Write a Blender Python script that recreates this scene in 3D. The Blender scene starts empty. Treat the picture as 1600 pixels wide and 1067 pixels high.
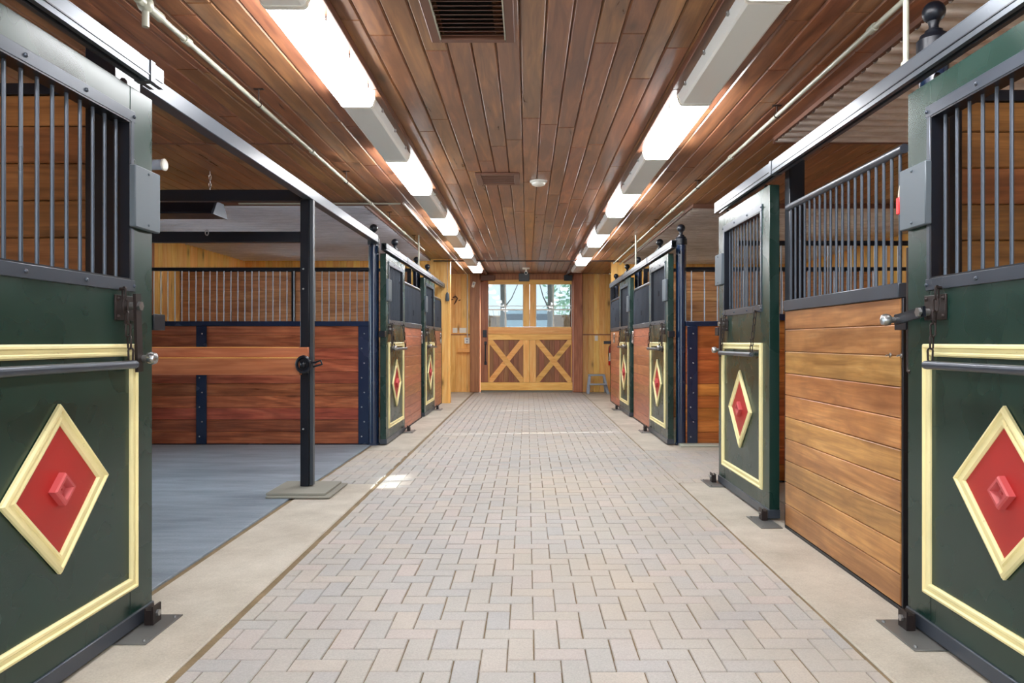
import bpy, bmesh, math, random
from mathutils import Vector, Matrix
random.seed(7)
S = bpy.context.scene
COL = S.collection
PI = math.pi
def lin(c):
    c = c/255.0
    return c/12.92 if c <= .04045 else ((c+.055)/1.055)**2.4
def rgb(r, g, b): return (lin(r), lin(g), lin(b), 1)

# ------------------------------------------------------------------ materials
def newmat(name):
    m = bpy.data.materials.new(name); m.use_nodes = True
    nt = m.node_tree
    return m, nt, nt.nodes, nt.links, nt.nodes['Principled BSDF']
def mathn(nt, op, a, b=None, c=None):
    n = nt.nodes.new('ShaderNodeMath'); n.operation = op
    for i, v in enumerate((a, b, c)):
        if v is None: continue
        if isinstance(v, (int, float)): n.inputs[i].default_value = v
        else: nt.links.new(v, n.inputs[i])
    return n.outputs[0]
def mixc(nt, f, a, b, mode='MIX'):
    n = nt.nodes.new('ShaderNodeMix'); n.data_type = 'RGBA'; n.blend_type = mode
    for i, v in ((0, f), (6, a), (7, b)):
        if isinstance(v, (int, float, tuple)): n.inputs[i].default_value = v
        else: nt.links.new(v, n.inputs[i])
    return n.outputs[2]
def noise(nt, vec, scale, detail=3, rough=.5, dist=0):
    n = nt.nodes.new('ShaderNodeTexNoise')
    n.inputs['Scale'].default_value = scale; n.inputs['Detail'].default_value = detail
    n.inputs['Roughness'].default_value = rough; n.inputs['Distortion'].default_value = dist
    nt.links.new(vec, n.inputs['Vector'])
    return n.outputs[0]
def ramp(nt, f, stops):
    n = nt.nodes.new('ShaderNodeValToRGB'); cr = n.color_ramp
    while len(cr.elements) < len(stops): cr.elements.new(.5)
    for e, (p, c) in zip(cr.elements, stops):
        e.position = p; e.color = c if isinstance(c, tuple) else (c, c, c, 1)
    nt.links.new(f, n.inputs[0]); return n.outputs[0]
def bump(nt, h, strength, dist=.01):
    n = nt.nodes.new('ShaderNodeBump'); n.inputs['Strength'].default_value = strength
    n.inputs['Distance'].default_value = dist
    nt.links.new(h, n.inputs['Height']); return n.outputs[0]

def wood(name, dark, mid, light, axis='X', rough=.4, var=.35, knot=.8, knotscale=1.0, spec=.5, stain=0.0, ring=1.0):
    m, nt, N, L, P = newmat(name)
    tc = N.new('ShaderNodeTexCoord'); geo = N.new('ShaderNodeNewGeometry'); oi = N.new('ShaderNodeObjectInfo')
    isl = geo.outputs['Random Per Island']
    r = mathn(nt, 'FRACT', mathn(nt, 'ADD', isl, oi.outputs['Random']))
    cb = N.new('ShaderNodeCombineXYZ')
    for i, k in enumerate((37., 91., 53.)): L.new(mathn(nt, 'MULTIPLY', r, k), cb.inputs[i])
    va = N.new('ShaderNodeVectorMath'); va.operation = 'ADD'
    L.new(tc.outputs['Object'], va.inputs[0]); L.new(cb.outputs[0], va.inputs[1])
    def scaled(al, ac):
        mp = N.new('ShaderNodeMapping'); sc = [ac, ac, ac]; sc['XYZ'.index(axis)] = al
        mp.inputs['Scale'].default_value = sc; L.new(va.outputs[0], mp.inputs[0]); return mp.outputs[0]
    g1 = noise(nt, scaled(.9, 9), 1.6, 4, .55, 1.2)
    g2 = noise(nt, scaled(2.0, 75), 1.2, 3, .6, .3)
    base = ramp(nt, g1, [(.28, dark), (.5, mid), (.74, light)])
    g0 = noise(nt, scaled(.30, 3.4), 1.0, 1, .4, .2)
    rg = mathn(nt, 'MULTIPLY_ADD', mathn(nt, 'SINE', mathn(nt, 'MULTIPLY', g0, 85.0)), .5, .5)
    rg = mathn(nt, 'MULTIPLY', mathn(nt, 'POWER', rg, 3.0), .42*ring)
    base = mixc(nt, rg, base, dark)
    base = mixc(nt, mathn(nt, 'MULTIPLY', ramp(nt, g2, [(.35, 1.), (.6, 0.)]), .42*ring), base, dark)
    if knot:
        vo = N.new('ShaderNodeTexVoronoi'); vo.inputs['Scale'].default_value = 1.0
        L.new(scaled(2.2*knotscale, 5.5*knotscale), vo.inputs['Vector'])
        k = ramp(nt, vo.outputs['Distance'], [(.06, 1.), (.17, .25), (.3, 0.)])
        gate = ramp(nt, vo.outputs['Color'], [(.45, 0.), (.5, 1.)])
        kk = mathn(nt, 'MULTIPLY', mathn(nt, 'MULTIPLY', k, gate), knot)
        base = mixc(nt, kk, base, tuple(c*.30 for c in dark[:3])+(1,))
    if stain:
        st = ramp(nt, noise(nt, tc.outputs['Object'], 2.3, 4, .6), [(.42, 0.), (.65, 1.)])
        base = mixc(nt, mathn(nt, 'MULTIPLY', st, stain), base, tuple(c*.55 for c in dark[:3])+(1,))
    hs = N.new('ShaderNodeHueSaturation'); L.new(base, hs.inputs['Color'])
    L.new(mathn(nt, 'ADD', mathn(nt, 'MULTIPLY', r, var), 1-var*.5), hs.inputs['Value'])
    L.new(mathn(nt, 'ADD', mathn(nt, 'MULTIPLY', mathn(nt, 'FRACT', mathn(nt, 'MULTIPLY', r, 7.3)), .022), .489), hs.inputs['Hue'])
    L.new(hs.outputs[0], P.inputs['Base Color'])
    L.new(mathn(nt, 'ADD', mathn(nt, 'MULTIPLY', g1, .12), rough-.06), P.inputs['Roughness'])
    P.inputs['Specular IOR Level'].default_value = spec
    return m

def paint(name, c, rough=.35, metal=0., scuff=None, sc=.0, scale=14, bumps=.12, spec=.5, coat=0):
    m, nt, N, L, P = newmat(name)
    tc = N.new('ShaderNodeTexCoord').outputs['Object']
    n1 = noise(nt, tc, scale*.16, 2, .5); n2 = noise(nt, tc, scale*3, 3, .6)
    col = mixc(nt, ramp(nt, n1, [(.35, 0.), (.7, 1.)]), tuple(v*.93 for v in c[:3])+(1,), tuple(min(1, v*1.08) for v in c[:3])+(1,))
    if scuff:
        f = mathn(nt, 'MULTIPLY', ramp(nt, noise(nt, tc, scale*3, 2, .5, .3), [(.72, 0.), (.77, 1.)]), sc*.6)
        col = mixc(nt, f, col, scuff)
    L.new(col, P.inputs['Base Color'])
    L.new(mathn(nt, 'ADD', mathn(nt, 'MULTIPLY', n1, .22), rough-.1), P.inputs['Roughness'])
    P.inputs['Metallic'].default_value = metal; P.inputs['Specular IOR Level'].default_value = spec
    P.inputs['Coat Weight'].default_value = coat; P.inputs['Coat Roughness'].default_value = .15
    if bumps > .3: L.new(bump(nt, n2, bumps, .003), P.inputs['Normal'])
    return m

M = {}
M['ceil'] = wood('ceiling boards', rgb(100, 66, 48), rgb(138, 94, 67), rgb(174, 122, 82), 'Y', .30, .26, .75, .7, .55, 0, .4)
M['pine'] = wood('golden pine boards', rgb(236, 172, 84), rgb(250, 200, 112), rgb(254, 218, 142), 'Z', .45, .18, .85, .9, .5, 0, .45)
M['pine_y'] = wood('golden pine boards lengthwise', rgb(228, 162, 80), rgb(246, 190, 102), rgb(254, 212, 132), 'X', .42, .18, .8, .9, .5, 0, .45)
M['brownpine'] = wood('brown stained post wood', rgb(140, 88, 58), rgb(172, 112, 76), rgb(192, 132, 92), 'Z', .5, .2, .6, .8)
M['brownboard'] = wood('brown door infill boards', rgb(128, 82, 54), rgb(156, 104, 70), rgb(176, 124, 84), 'Z', .5, .3, .3)
M['honey'] = wood('honey coloured stall boards', rgb(146, 96, 50), rgb(194, 138, 80), rgb(218, 164, 102), 'Y', .36, .46, .5, .7, .5, .4)
M['honey_z'] = wood('orange stall boards across', rgb(150, 80, 34), rgb(196, 112, 54), rgb(222, 140, 72), 'X', .38, .4, .5, .8)
M['red'] = wood('red brown stall boards across', rgb(112, 54, 38), rgb(176, 94, 64), rgb(208, 126, 88), 'X', .30, .5, .6, .9, .55, .3)
M['red_y'] = wood('red brown stall boards lengthwise', rgb(150, 92, 66), rgb(188, 122, 90), rgb(208, 144, 108), 'Y', .36, .3, .4, .9)
M['brown_x'] = wood('old brown planks across', rgb(150, 104, 66), rgb(192, 142, 96), rgb(212, 166, 120), 'X', .45, .3, .5, .7)
M['amber_x'] = wood('amber planks across', rgb(104, 66, 36), rgb(140, 92, 52), rgb(164, 112, 66), 'X', .4, .3, .5, .7)
M['barwood'] = wood('orange gate plank wood', rgb(150, 92, 58), rgb(180, 114, 72), rgb(200, 138, 92), 'X', .35, .25, .5, .7)
M['green'] = paint('dark green door paint', rgb(20, 50, 43), .27, 0, rgb(110, 130, 120), .2, 22, .04, .6)
M['greendk'] = paint('green black edge paint', rgb(22, 40, 34), .35, 0)
M['cream'] = paint('cream trim paint', rgb(240, 228, 170), .45, 0, rgb(150, 120, 80), .5, 22)
M['redp'] = paint('red panel paint', rgb(176, 40, 36), .42, 0, rgb(200, 110, 100), .25, 9)
M['boss'] = paint('faded red boss paint', rgb(196, 84, 86), .42, 0, rgb(225, 160, 150), .4, 30)
M['steel'] = paint('charcoal painted steel', rgb(66, 73, 84), .3, .35, rgb(120, 120, 120), .3, 20)
M['black'] = paint('black painted steel', rgb(17, 22, 32), .34, .2, rgb(90, 90, 95), .2, 20)
M['navy'] = paint('navy post paint', rgb(20, 38, 66), .24, .0, rgb(100, 110, 120), .10, 20, .0, .6, .3)
M['rail'] = paint('track rail steel', rgb(88, 94, 102), .34, .5, rgb(140, 140, 140), .2, 9, .05)
M['beam'] = paint('grey beam steel', rgb(70, 76, 84), .36, .35, rgb(130, 130, 130), .08, 7, .05)
M['plaque'] = paint('slate grey plaque paint', rgb(88, 98, 106), .5, 0)
M['rust'] = paint('rusty latch iron', rgb(50, 40, 38), .45, .5, rgb(120, 90, 75), .5, 30)
M['chrome'] = paint('worn bright steel', rgb(176, 176, 176), .28, .9, rgb(60, 50, 45), .6, 60)
M['zinc'] = paint('floor plate steel', rgb(120, 120, 118), .4, .5, rgb(70, 60, 50), .5, 20)
M['pipe'] = paint('pale conduit paint', rgb(176, 178, 164), .4, .2, rgb(110, 105, 90), .4, 30)
M['whitep'] = paint('white plastic', rgb(236, 236, 228), .35, 0, None, 0, 10, 0)
M['greyp'] = paint('grey blue plastic', rgb(160, 172, 188), .45, 0, None, 0, 10, 0)
M['ventwood'] = paint('dark brown vent wood', rgb(108, 72, 56), .45)
M['dark'] = paint('dark cavity', rgb(24, 16, 12), .8)
M['batten'] = wood('dark batten wood', rgb(78, 46, 32), rgb(110, 68, 46), rgb(134, 86, 58), 'Y', .4, .2, .4)
M['exred'] = paint('extinguisher red', rgb(190, 34, 30), .3)
M['galv'] = paint('bright galvanised bar', rgb(142, 148, 156), .35, .4, None, 0, 10, 0)
M['tag'] = paint('red plastic tag', rgb(232, 30, 34), .35)
M['string'] = paint('pale string', rgb(215, 205, 190), .8)
M['ply'] = paint('grey weathered plywood', rgb(140, 138, 128), .7, 0, rgb(90, 80, 60), .4, 10)
M['markdk'] = paint('dark brown paint mark', rgb(84, 48, 22), .6)

def paver_mat():
    m, nt, N, L, P = newmat('concrete pavers')
    geo = N.new('ShaderNodeNewGeometry'); tc = N.new('ShaderNodeTexCoord').outputs['Object']
    r = geo.outputs['Random Per Island']
    c = ramp(nt, r, [(0., rgb(180, 175, 166)), (.3, rgb(177, 175, 171)), (.55, rgb(187, 179, 169)), (.8, rgb(173, 172, 170)), (1., rgb(188, 178, 171))])
    for n_ in [n for n in N if n.type == 'VALTORGB']: n_.color_ramp.interpolation = 'LINEAR'
    sp = ramp(nt, noise(nt, tc, 150, 4, .8), [(.3, .80), (.7, 1.14)])
    c = mixc(nt, 1., c, sp, 'MULTIPLY')
    big = ramp(nt, noise(nt, tc, .8, 4, .6), [(.3, .88), (.7, 1.08)])
    c = mixc(nt, 1., c, big, 'MULTIPLY')
    warm = ramp(nt, noise(nt, tc, .55, 3, .5), [(.5, 0.), (.75, .5)])
    c = mixc(nt, warm, c, rgb(196, 178, 152))
    L.new(c, P.inputs['Base Color']); P.inputs['Roughness'].default_value = .62
    L.new(bump(nt, noise(nt, tc, 220, 3, .7), .3, .002), P.inputs['Normal'])
    return m
M['paver'] = paver_mat()
def ground_mat(name, a, b, sc, rough, b2=.25, st=(1, 1, 1)):
    m, nt, N, L, P = newmat(name)
    tc = N.new('ShaderNodeTexCoord').outputs['Object']
    mp = N.new('ShaderNodeMapping'); mp.inputs['Scale'].default_value = st; L.new(tc, mp.inputs[0])
    c = ramp(nt, noise(nt, mp.outputs[0], sc, 6, .65), [(.3, a), (.7, b)])
    c = mixc(nt, 1., c, ramp(nt, noise(nt, tc, 120, 3, .7), [(.3, .86), (.7, 1.1)]), 'MULTIPLY')
    L.new(c, P.inputs['Base Color']); P.inputs['Roughness'].default_value = rough
    L.new(bump(nt, noise(nt, tc, 90, 4, .7), b2, .003), P.inputs['Normal'])
    return m
M['sand'] = ground_mat('joint sand', rgb(112, 96, 70), rgb(146, 126, 96), 5, .9)
M['concrete'] = ground_mat('curb concrete', rgb(170, 162, 148), rgb(204, 197, 184), 2.6, .62)
M['mat'] = ground_mat('wash bay floor', rgb(112, 126, 138), rgb(160, 174, 186), 2.2, .42, .6, (.5, 2.4, 1))
M['snow'] = ground_mat('pale gravel', rgb(200, 200, 200), rgb(225, 225, 225), 1, .9)
def corr_mat(name, a, b):
    m, nt, N, L, P = newmat(name)
    tc = N.new('ShaderNodeTexCoord').outputs['Object']
    mp = N.new('ShaderNodeMapping'); mp.inputs['Scale'].default_value = (1.2, 9, 1); L.new(tc, mp.inputs[0])
    c = ramp(nt, noise(nt, mp.outputs[0], 2.2, 6, .7, .5), [(.35, a), (.65, b)])
    L.new(c, P.inputs['Base Color']); P.inputs['Roughness'].default_value = .42; P.inputs['Metallic'].default_value = .12
    return m
M['corrL'] = corr_mat('grey corrugated metal', rgb(214, 214, 224), rgb(238, 238, 248))
M['corrR'] = corr_mat('stained corrugated metal', rgb(190, 178, 168), rgb(226, 220, 214))
def emit(name, c, s):
    m, nt, N, L, P = newmat(name)
    P.inputs['Base Color'].default_value = (.8, .8, .8, 1)
    P.inputs['Emission Color'].default_value = c; P.inputs['Emission Strength'].default_value = s
    return m
M['lit'] = emit('lit diffuser', (.97, .985, 1, 1), 34.0)
m, nt, N, L, P = newmat('unlit diffuser'); M['unlit'] = m
P.inputs['Base Color'].default_value = rgb(238, 242, 240); P.inputs['Roughness'].default_value = .22
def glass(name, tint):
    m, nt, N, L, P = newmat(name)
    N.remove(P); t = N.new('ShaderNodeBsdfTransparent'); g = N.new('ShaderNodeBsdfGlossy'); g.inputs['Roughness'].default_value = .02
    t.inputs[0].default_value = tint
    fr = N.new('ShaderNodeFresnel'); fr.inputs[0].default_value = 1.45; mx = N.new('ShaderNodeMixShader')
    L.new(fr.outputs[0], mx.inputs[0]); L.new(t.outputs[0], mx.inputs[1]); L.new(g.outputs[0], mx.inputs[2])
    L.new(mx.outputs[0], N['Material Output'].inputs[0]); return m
M['glass'] = glass('window glass', (.95, .98, .98, 1)); M['dimglass'] = glass('window glass dimming the yard', (.42, .44, .44, 1))  # door glass darkened to tone down the overbright yard behind it
def twig_mat():
    m, nt, N, L, P = newmat('brown hedge')
    tc = N.new('ShaderNodeTexCoord').outputs['Object']
    mp = N.new('ShaderNodeMapping'); mp.inputs['Scale'].default_value = (5, 5, 1.2); L.new(tc, mp.inputs[0])
    c = ramp(nt, noise(nt, mp.outputs[0], 4, 6, .75, 1.), [(.35, rgb(70, 52, 38)), (.5, rgb(124, 96, 70)), (.68, rgb(176, 152, 120))])
    L.new(c, P.inputs['Base Color']); P.inputs['Roughness'].default_value = .9; return m
M['twig'] = twig_mat()
M['bark'] = paint('grey bark', rgb(92, 92, 88), .9, 0, rgb(150, 150, 140), .6, 6, .5)
M['leaf'] = paint('pale foliage', rgb(150, 186, 160), .9, 0, rgb(220, 235, 225), .8, 6, .5)
M['van'] = paint('pale blue van paint', rgb(176, 208, 226), .3)
M['vanglass'] = paint('dark van glass', rgb(70, 92, 112), .15)

# ------------------------------------------------------------------ mesh builder
class MB:
    def __init__(s, T=None): s.bm = bmesh.new(); s.T = T or Matrix.Identity(4)
    def v(s, p): return s.bm.verts.new(s.T @ Vector(p))
    def f(s, vs):
        try: return s.bm.faces.new(vs)
        except ValueError: return None
    def box(s, x0, x1, y0, y1, z0, z1, bev=0):
        if x0 > x1: x0, x1 = x1, x0
        if y0 > y1: y0, y1 = y1, y0
        P_ = [s.v((x, y, z)) for x in (x0, x1) for y in (y0, y1) for z in (z0, z1)]
        fs = [s.f([P_[i] for i in q]) for q in ((0, 1, 3, 2), (4, 6, 7, 5), (0, 4, 5, 1), (2, 3, 7, 6), (0, 2, 6, 4), (1, 5, 7, 3))]
        if bev:
            es = list({e for f in fs for e in f.edges})
            bmesh.ops.bevel(s.bm, geom=es, offset=bev, segments=1, affect='EDGES')
        return s
    def prism(s, pts, d):         # pts: closed 3D polygon, d: extrusion vector
        d = Vector(d); a = [s.v(p) for p in pts]; b = [s.v(Vector(p)+d) for p in pts]
        s.f(a[::-1]); s.f(b)
        n = len(a)
        for i in range(n): s.f([a[i], a[(i+1) % n], b[(i+1) % n], b[i]])
        return s
    def tube(s, pts, r, seg=10, closed=False, caps=True):
        pts = [Vector(p) for p in pts]; n = len(pts); rings = []
        up = None
        for i, p in enumerate(pts):
            if closed: t = (pts[(i+1) % n]-pts[i-1]).normalized()
            else:
                t = Vector((0, 0, 0))
                if i < n-1: t += (pts[i+1]-p).normalized()
                if i > 0: t += (p-pts[i-1]).normalized()
                t.normalize()
            if up is None: up = t.orthogonal().normalized()
            up = (up-t*up.dot(t)).normalized(); w = t.cross(up)
            rr = r[i] if isinstance(r, (list, tuple)) else r
            rings.append([s.v(p+(up*math.cos(a)+w*math.sin(a))*rr) for a in [2*PI*k/seg for k in range(seg)]])
        for i in range(n if closed else n-1):
            A, B = rings[i], rings[(i+1) % n]
            for k in range(seg): s.f([A[k], A[(k+1) % seg], B[(k+1) % seg], B[k]])
        if caps and not closed: s.f(rings[0][::-1]); s.f(rings[-1])
        return s
    def cyl(s, p0, p1, r, seg=14): return s.tube([p0, p1], r, seg)
    def lathe(s, prof, c, seg=24, ax='Z'):
        rings = []
        for (r, h) in prof:
            ring = []
            for k in range(seg):
                a = 2*PI*k/seg; u, w = r*math.cos(a), r*math.sin(a)
                q = {'Z': (u, w, h), 'X': (h, u, w), 'Y': (u, h, w)}[ax]
                ring.append(s.v((c[0]+q[0], c[1]+q[1], c[2]+q[2])))
            rings.append(ring)
        for A, B in zip(rings, rings[1:]):
            for k in range(seg): s.f([A[k], A[(k+1) % seg], B[(k+1) % seg], B[k]])
        s.f(rings[0][::-1]); s.f(rings[-1]); return s
    def ball(s, c, r, seg=20, rows=12, sc=(1, 1, 1)):
        mm = Matrix.Translation(Vector(c)) @ Matrix.Diagonal((r*sc[0], r*sc[1], r*sc[2], 1))
        bmesh.ops.create_uvsphere(s.bm, u_segments=seg, v_segments=rows, radius=1, matrix=s.T @ mm); return s
    def link(s, c, rot, L_=.026, R=.0105, r=.004):   # chain link hanging along z, flat in the direction rot
        pts = []
        for k in range(12):
            a = 2*PI*k/12; x = R*math.cos(a); z = R*math.sin(a)+(L_-R if math.sin(a) >= 0 else -(L_-R))
            pts.append((c[0]+x*math.cos(rot), c[1]+x*math.sin(rot), c[2]+z))
        return s.tube(pts, r, 6, closed=True)
    def chain(s, top, bot, L_=.026, R=.0105, r=.004):
        top, bot = Vector(top), Vector(bot); n = max(2, int((top-bot).length/(2*L_-2*r-.001)))
        for k in range(n):
            c = top.lerp(bot, (k+.5)/n); s.link(c, .5 if k % 2 else .5+PI/2, L_, R, r)
        return s
    def board(s, o, u, v, n, U0, U1, V0, V1, t, b=.004):
        """one chamfered board: runs U0..U1 along u, V0..V1 along v, thickness t along n"""
        o, u, v, n = map(Vector, (o, u, v, n))
        def ring(d, h): return [s.v(o+u*a+v*c+n*h) for a, c in ((U0+d, V0+d), (U1-d, V0+d), (U1-d, V1-d), (U0+d, V1-d))]
        b = min(b, (V1-V0)*.45, (U1-U0)*.45)
        A, B, C = ring(0, 0), ring(0, t-b), ring(b, t)
        for X, Y in ((A, B), (B, C)):
            for k in range(4): s.f([X[k], X[(k+1) % 4], Y[(k+1) % 4], Y[k]])
        s.f(C); s.f(A[::-1]); return s
    def boards(s, o, u, v, n, U, V, w, t, gap=.001, b=.004, lens=None, holes=()):
        """a field of boards; holes = (U0,U1,V0,V1) cut out; lens = (min,max) random butt joints"""
        y = V[0]
        while y < V[1]-.01:
            y1 = min(y+w, V[1])
            if V[1]-y1 < w*.2: y1 = V[1]
            segs = [(U[0], U[1])]
            for (a0, a1, c0, c1) in holes:
                if y1 > c0+.001 and y < c1-.001:
                    ns = []
                    for (p, q) in segs:
                        if a0 > p: ns.append((p, min(q, a0)))
                        if a1 < q: ns.append((max(p, a1), q))
                    segs = [z for z in ns if z[1]-z[0] > .01]
            for (p, q) in segs:
                cuts = [p]
                if lens:
                    x = p+random.uniform(.2, 1)*lens[1]
                    while x < q-.3: cuts.append(x); x += random.uniform(*lens)
                cuts.append(q)
                for c0, c1 in zip(cuts, cuts[1:]): s.board(o, u, v, n, c0, c1, y+gap, y1-gap, t, b)
            y = y1
        return s
    def loop(s, poly, prof, n=(0, -1, 0), y=0):
        """moulding round a convex polygon of (x,z): prof = [(inset, height)]"""
        k = len(poly); P2 = [Vector(p) for p in poly]
        area = sum(P2[i].x*P2[(i+1) % k].y-P2[(i+1) % k].x*P2[i].y for i in range(k))
        sg = 1 if area > 0 else -1; rings = []
        for (t, h) in prof:
            ring = []
            for i in range(k):
                a, b_, c = P2[i-1], P2[i], P2[(i+1) % k]
                d1 = (b_-a).normalized(); d2 = (c-b_).normalized()
                n1 = Vector((-d1.y, d1.x))*sg; n2 = Vector((-d2.y, d2.x))*sg
                m_ = (n1+n2); m_ = m_/(m_.dot(n1)) if abs(m_.dot(n1)) > 1e-6 else n1
                q = b_+m_*t; ring.append(s.v((q.x, y-h, q.y)))
            rings.append(ring)
        for A, B in zip(rings, rings[1:]):
            for i in range(k): s.f([A[i], A[(i+1) % k], B[(i+1) % k], B[i]])
        return s
    def build(s, name, mat, parent=None, label=None, smooth=40, recalc=True):
        bm = s.bm
        if recalc: bmesh.ops.recalc_face_normals(bm, faces=bm.faces)
        loc = Vector((0, 0, 0))
        if parent is None:
            xs = [v.co for v in bm.verts]
            lo = Vector([min(c[i] for c in xs) for i in range(3)]); hi = Vector([max(c[i] for c in xs) for i in range(3)])
            loc = Vector(((lo.x+hi.x)/2, (lo.y+hi.y)/2, lo.z))
        elif not parent.get('_local'):
            off = Vector(parent['_base']) if '_base' in parent.keys() else Vector((0, 0, 0))
            for v in bm.verts: v.co -= off
        if parent is None:
            for v in bm.verts: v.co -= loc
        me = bpy.data.meshes.new(name); bm.to_mesh(me); bm.free()
        me.materials.append(mat)
        if smooth:
            me.polygons.foreach_set('use_smooth', [True]*len(me.polygons))
            me.set_sharp_from_angle(angle=math.radians(smooth))
        o = bpy.data.objects.new(name, me); COL.objects.link(o); o.location = loc
        BASE[o.name] = tuple(loc) if parent is None else BASE.get(parent.name, (0, 0, 0))
        if parent is not None: o.parent = parent
        if label: o['label'] = label
        return o
BASE = {}
# parts look up their thing's base through a small table so nothing but the wanted properties stays on objects
def _build(self, name, mat, parent=None, label=None, smooth=40, recalc=True, local=False):
    if parent is not None and not local:
        b = Vector(BASE[parent.name])
        if b.length:
            for v in self.bm.verts: v.co -= b
    return MB_build(self, name, mat, parent, label, smooth, recalc)
MB_build = MB.build; MB.build = _build
def tag(o, label, cat, group=None):
    o['label'] = label; o['category'] = cat
    if group: o['group'] = group
    return o
def struct(o): o['kind'] = 'structure'; return o
def empty(name, loc, label=None, cat=None, group=None, rz=0):
    o = bpy.data.objects.new(name, None); COL.objects.link(o); o.location = loc; o.rotation_euler = (0, 0, rz)
    o.empty_display_size = .1; BASE[o.name] = tuple(loc)
    if label: tag(o, label, cat, group)
    return o
EX, EY, EZ = (1, 0, 0), (0, 1, 0), (0, 0, 1)
CZ = 2.80          # ceiling height
BW = 17.70         # back wall
NY = -3.2          # near end of the aisle
SX = 5.5           # side walls

# ------------------------------------------------------------------ floor
mb = MB(); mb.box(-SX-.2, SX+.2, NY-.3, BW+.2, -.25, -.007)
floor = struct(mb.build('floor', M['sand'], smooth=0))
def pavers():
    mb = MB(); c = .1005; g = .0022; ch = .0034; x0f = .025
    regs = [(-1.245, 1.28, NY, BW-.06), (-1.79, -1.27, 6.30, 8.20), (1.285, 5.4, 6.34, 8.20)]
    for (X0, X1, Y0, Y1) in regs:
        i0, i1 = int((X0-x0f)/c)-3, int((X1-x0f)/c)+3
        j0, j1 = int(Y0/c)-3, int(Y1/c)+3
        for i in range(i0, i1):
            for j in range(j0, j1):
                k = (i-j) % 4
                if k == 0: a, b, d, e = i, i+2, j, j+1
                elif k == 3: a, b, d, e = i, i+1, j, j+2
                else: continue
                xa, xb = max(X0, x0f+a*c)+g, min(X1, x0f+b*c)-g
                ya, yb = max(Y0, d*c)+g, min(Y1, e*c)-g
                if xb-xa < .012 or yb-ya < .012: continue
                h = random.uniform(-.0015, .001)
                jt = lambda: random.uniform(-.0012, .0012)
                o = (xa+jt(), ya+jt(), -.012)
                mb.board((0, 0, -.02), EX, EY, EZ, xa+jt(), xb+jt(), ya+jt(), yb+jt(), .02+h, ch)
    return mb
struct(pavers().build('paving', M['paver'], floor, smooth=0, recalc=False))
mb = MB()
J = .004
for (a, b, c, d) in [(-1.78, -1.275, NY, 1.2), (-1.78, -1.275, 1.2, 6.28), (-1.79, -1.275, 8.215, 11.3), (-1.79, -1.275, 11.3, 14.5), (-SX, -1.275, 14.5, BW),
                     (-SX, -1.79, 8.6, 14.5), (1.29, 1.9, NY, 2.2), (1.29, 1.9, 2.2, 6.32), (1.29, SX, 8.215, 11.3), (1.29, SX, 11.3, 14.5), (1.29, SX, 14.5, BW), (1.9, SX, NY, 6.32), (-SX, -1.79, NY, 3.3)]:
    mb.box(a+J, b-J, c+J, d-J, -.05, .002, .006)
struct(mb.build('curb', M['concrete'], floor, smooth=0))
mb = MB(); mb.box(-SX, -1.812, 3.31, 8.60, -.05, .006, .003); struct(mb.build('bay_floor', M['mat'], floor))
mb = MB(); mb.box(1.74, SX-.05, 8.44, 8.60, .0, .03, .006); struct(mb.build('threshold', M['pipe'], floor))

# ------------------------------------------------------------------ ceiling
mb = MB(); mb.box(-SX-.2, SX+.2, NY-.3, BW+.2, CZ+.02, CZ+.15)
ceil = struct(mb.build('ceiling', M['dark'], smooth=0))
mb = MB()
o = (0, 0, CZ+.02); ND = (0, 0, -1)
mb.boards(o, EY, EX, ND, (NY, BW), (-1.8865, 1.9415), .132, .02, .0012, .008, (1.3, 3.4), [(3.12, 3.92, -.43, -.18)])
mb.boards(o, EY, EX, ND, (NY, 6.02), (-SX, -1.8865), .132, .02, .0012, .0055, (1.3, 3.4))
mb.boards(o, EY, EX, ND, (6.03, 8.58), (-SX, -1.8865), .132, .02, .0012, .0055)
mb.boards(o, EY, EX, ND, (5.86, 8.68), (1.9415, SX), .132, .02, .0012, .0055)
struct(mb.build('ceiling_boards', M['ceil'], ceil, smooth=0, recalc=False))
def corr(x0, x1, y0, y1, z, mat, pitch=.15):
    mb = MB(); n = int((y1-y0)/pitch*16); prev = None
    for k in range(n+1):
        y = y0+(y1-y0)*k/n; ph = 2*PI*y/pitch; h = (.026 if pitch > .12 else .015)*math.tanh(2.2*math.sin(ph))
        cur = [mb.v((x, y, z+h)) for x in (x0, x1)]
        if prev: mb.f([prev[0], prev[1], cur[1], cur[0]])
        prev = cur
    struct(mb.build('corrugated_sheet', mat, ceil, recalc=False))
corr(-SX, -1.89, 8.60, 14.5, CZ-.02, M['corrL'], .15)
corr(1.945, SX, 8.70, 15.0, CZ-.02, M['corrR'], .15)
corr(1.945, SX, NY, 5.85, CZ-.02, M['corrR'], .15)
mb = MB()
for y in (8.59,): mb.box(-SX, -1.6, y-.015, y+.015, CZ-.035, CZ)
mb.box(1.93, 1.955, NY, 5.86, CZ-.03, CZ); mb.box(1.93, 1.955, 8.7, 15, CZ-.03, CZ)
mb.box(1.93, SX, 5.845, 5.865, CZ-.05, CZ); mb.box(1.93, SX, 8.68, 8.70, CZ-.05, CZ)
mb.box(-1.905, -1.88, 8.6, 14.5, CZ-.03, CZ)
mb.box(-SX, -1.89, 6.015, 6.035, CZ-.008, CZ)
struct(mb.build('trim_1', M['ventwood']))
mb = MB()
for sx in (-1, 1):
    x = -.955 if sx < 0 else .925
    y = NY
    while y < BW-.1:
        y1 = min(BW-.02, y+2.6); mb.box(x-.03, x+.03, y+.002, y1-.002, CZ-.045, CZ, .004); y = y1
struct(mb.build('trim_2', M['batten']))

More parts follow.
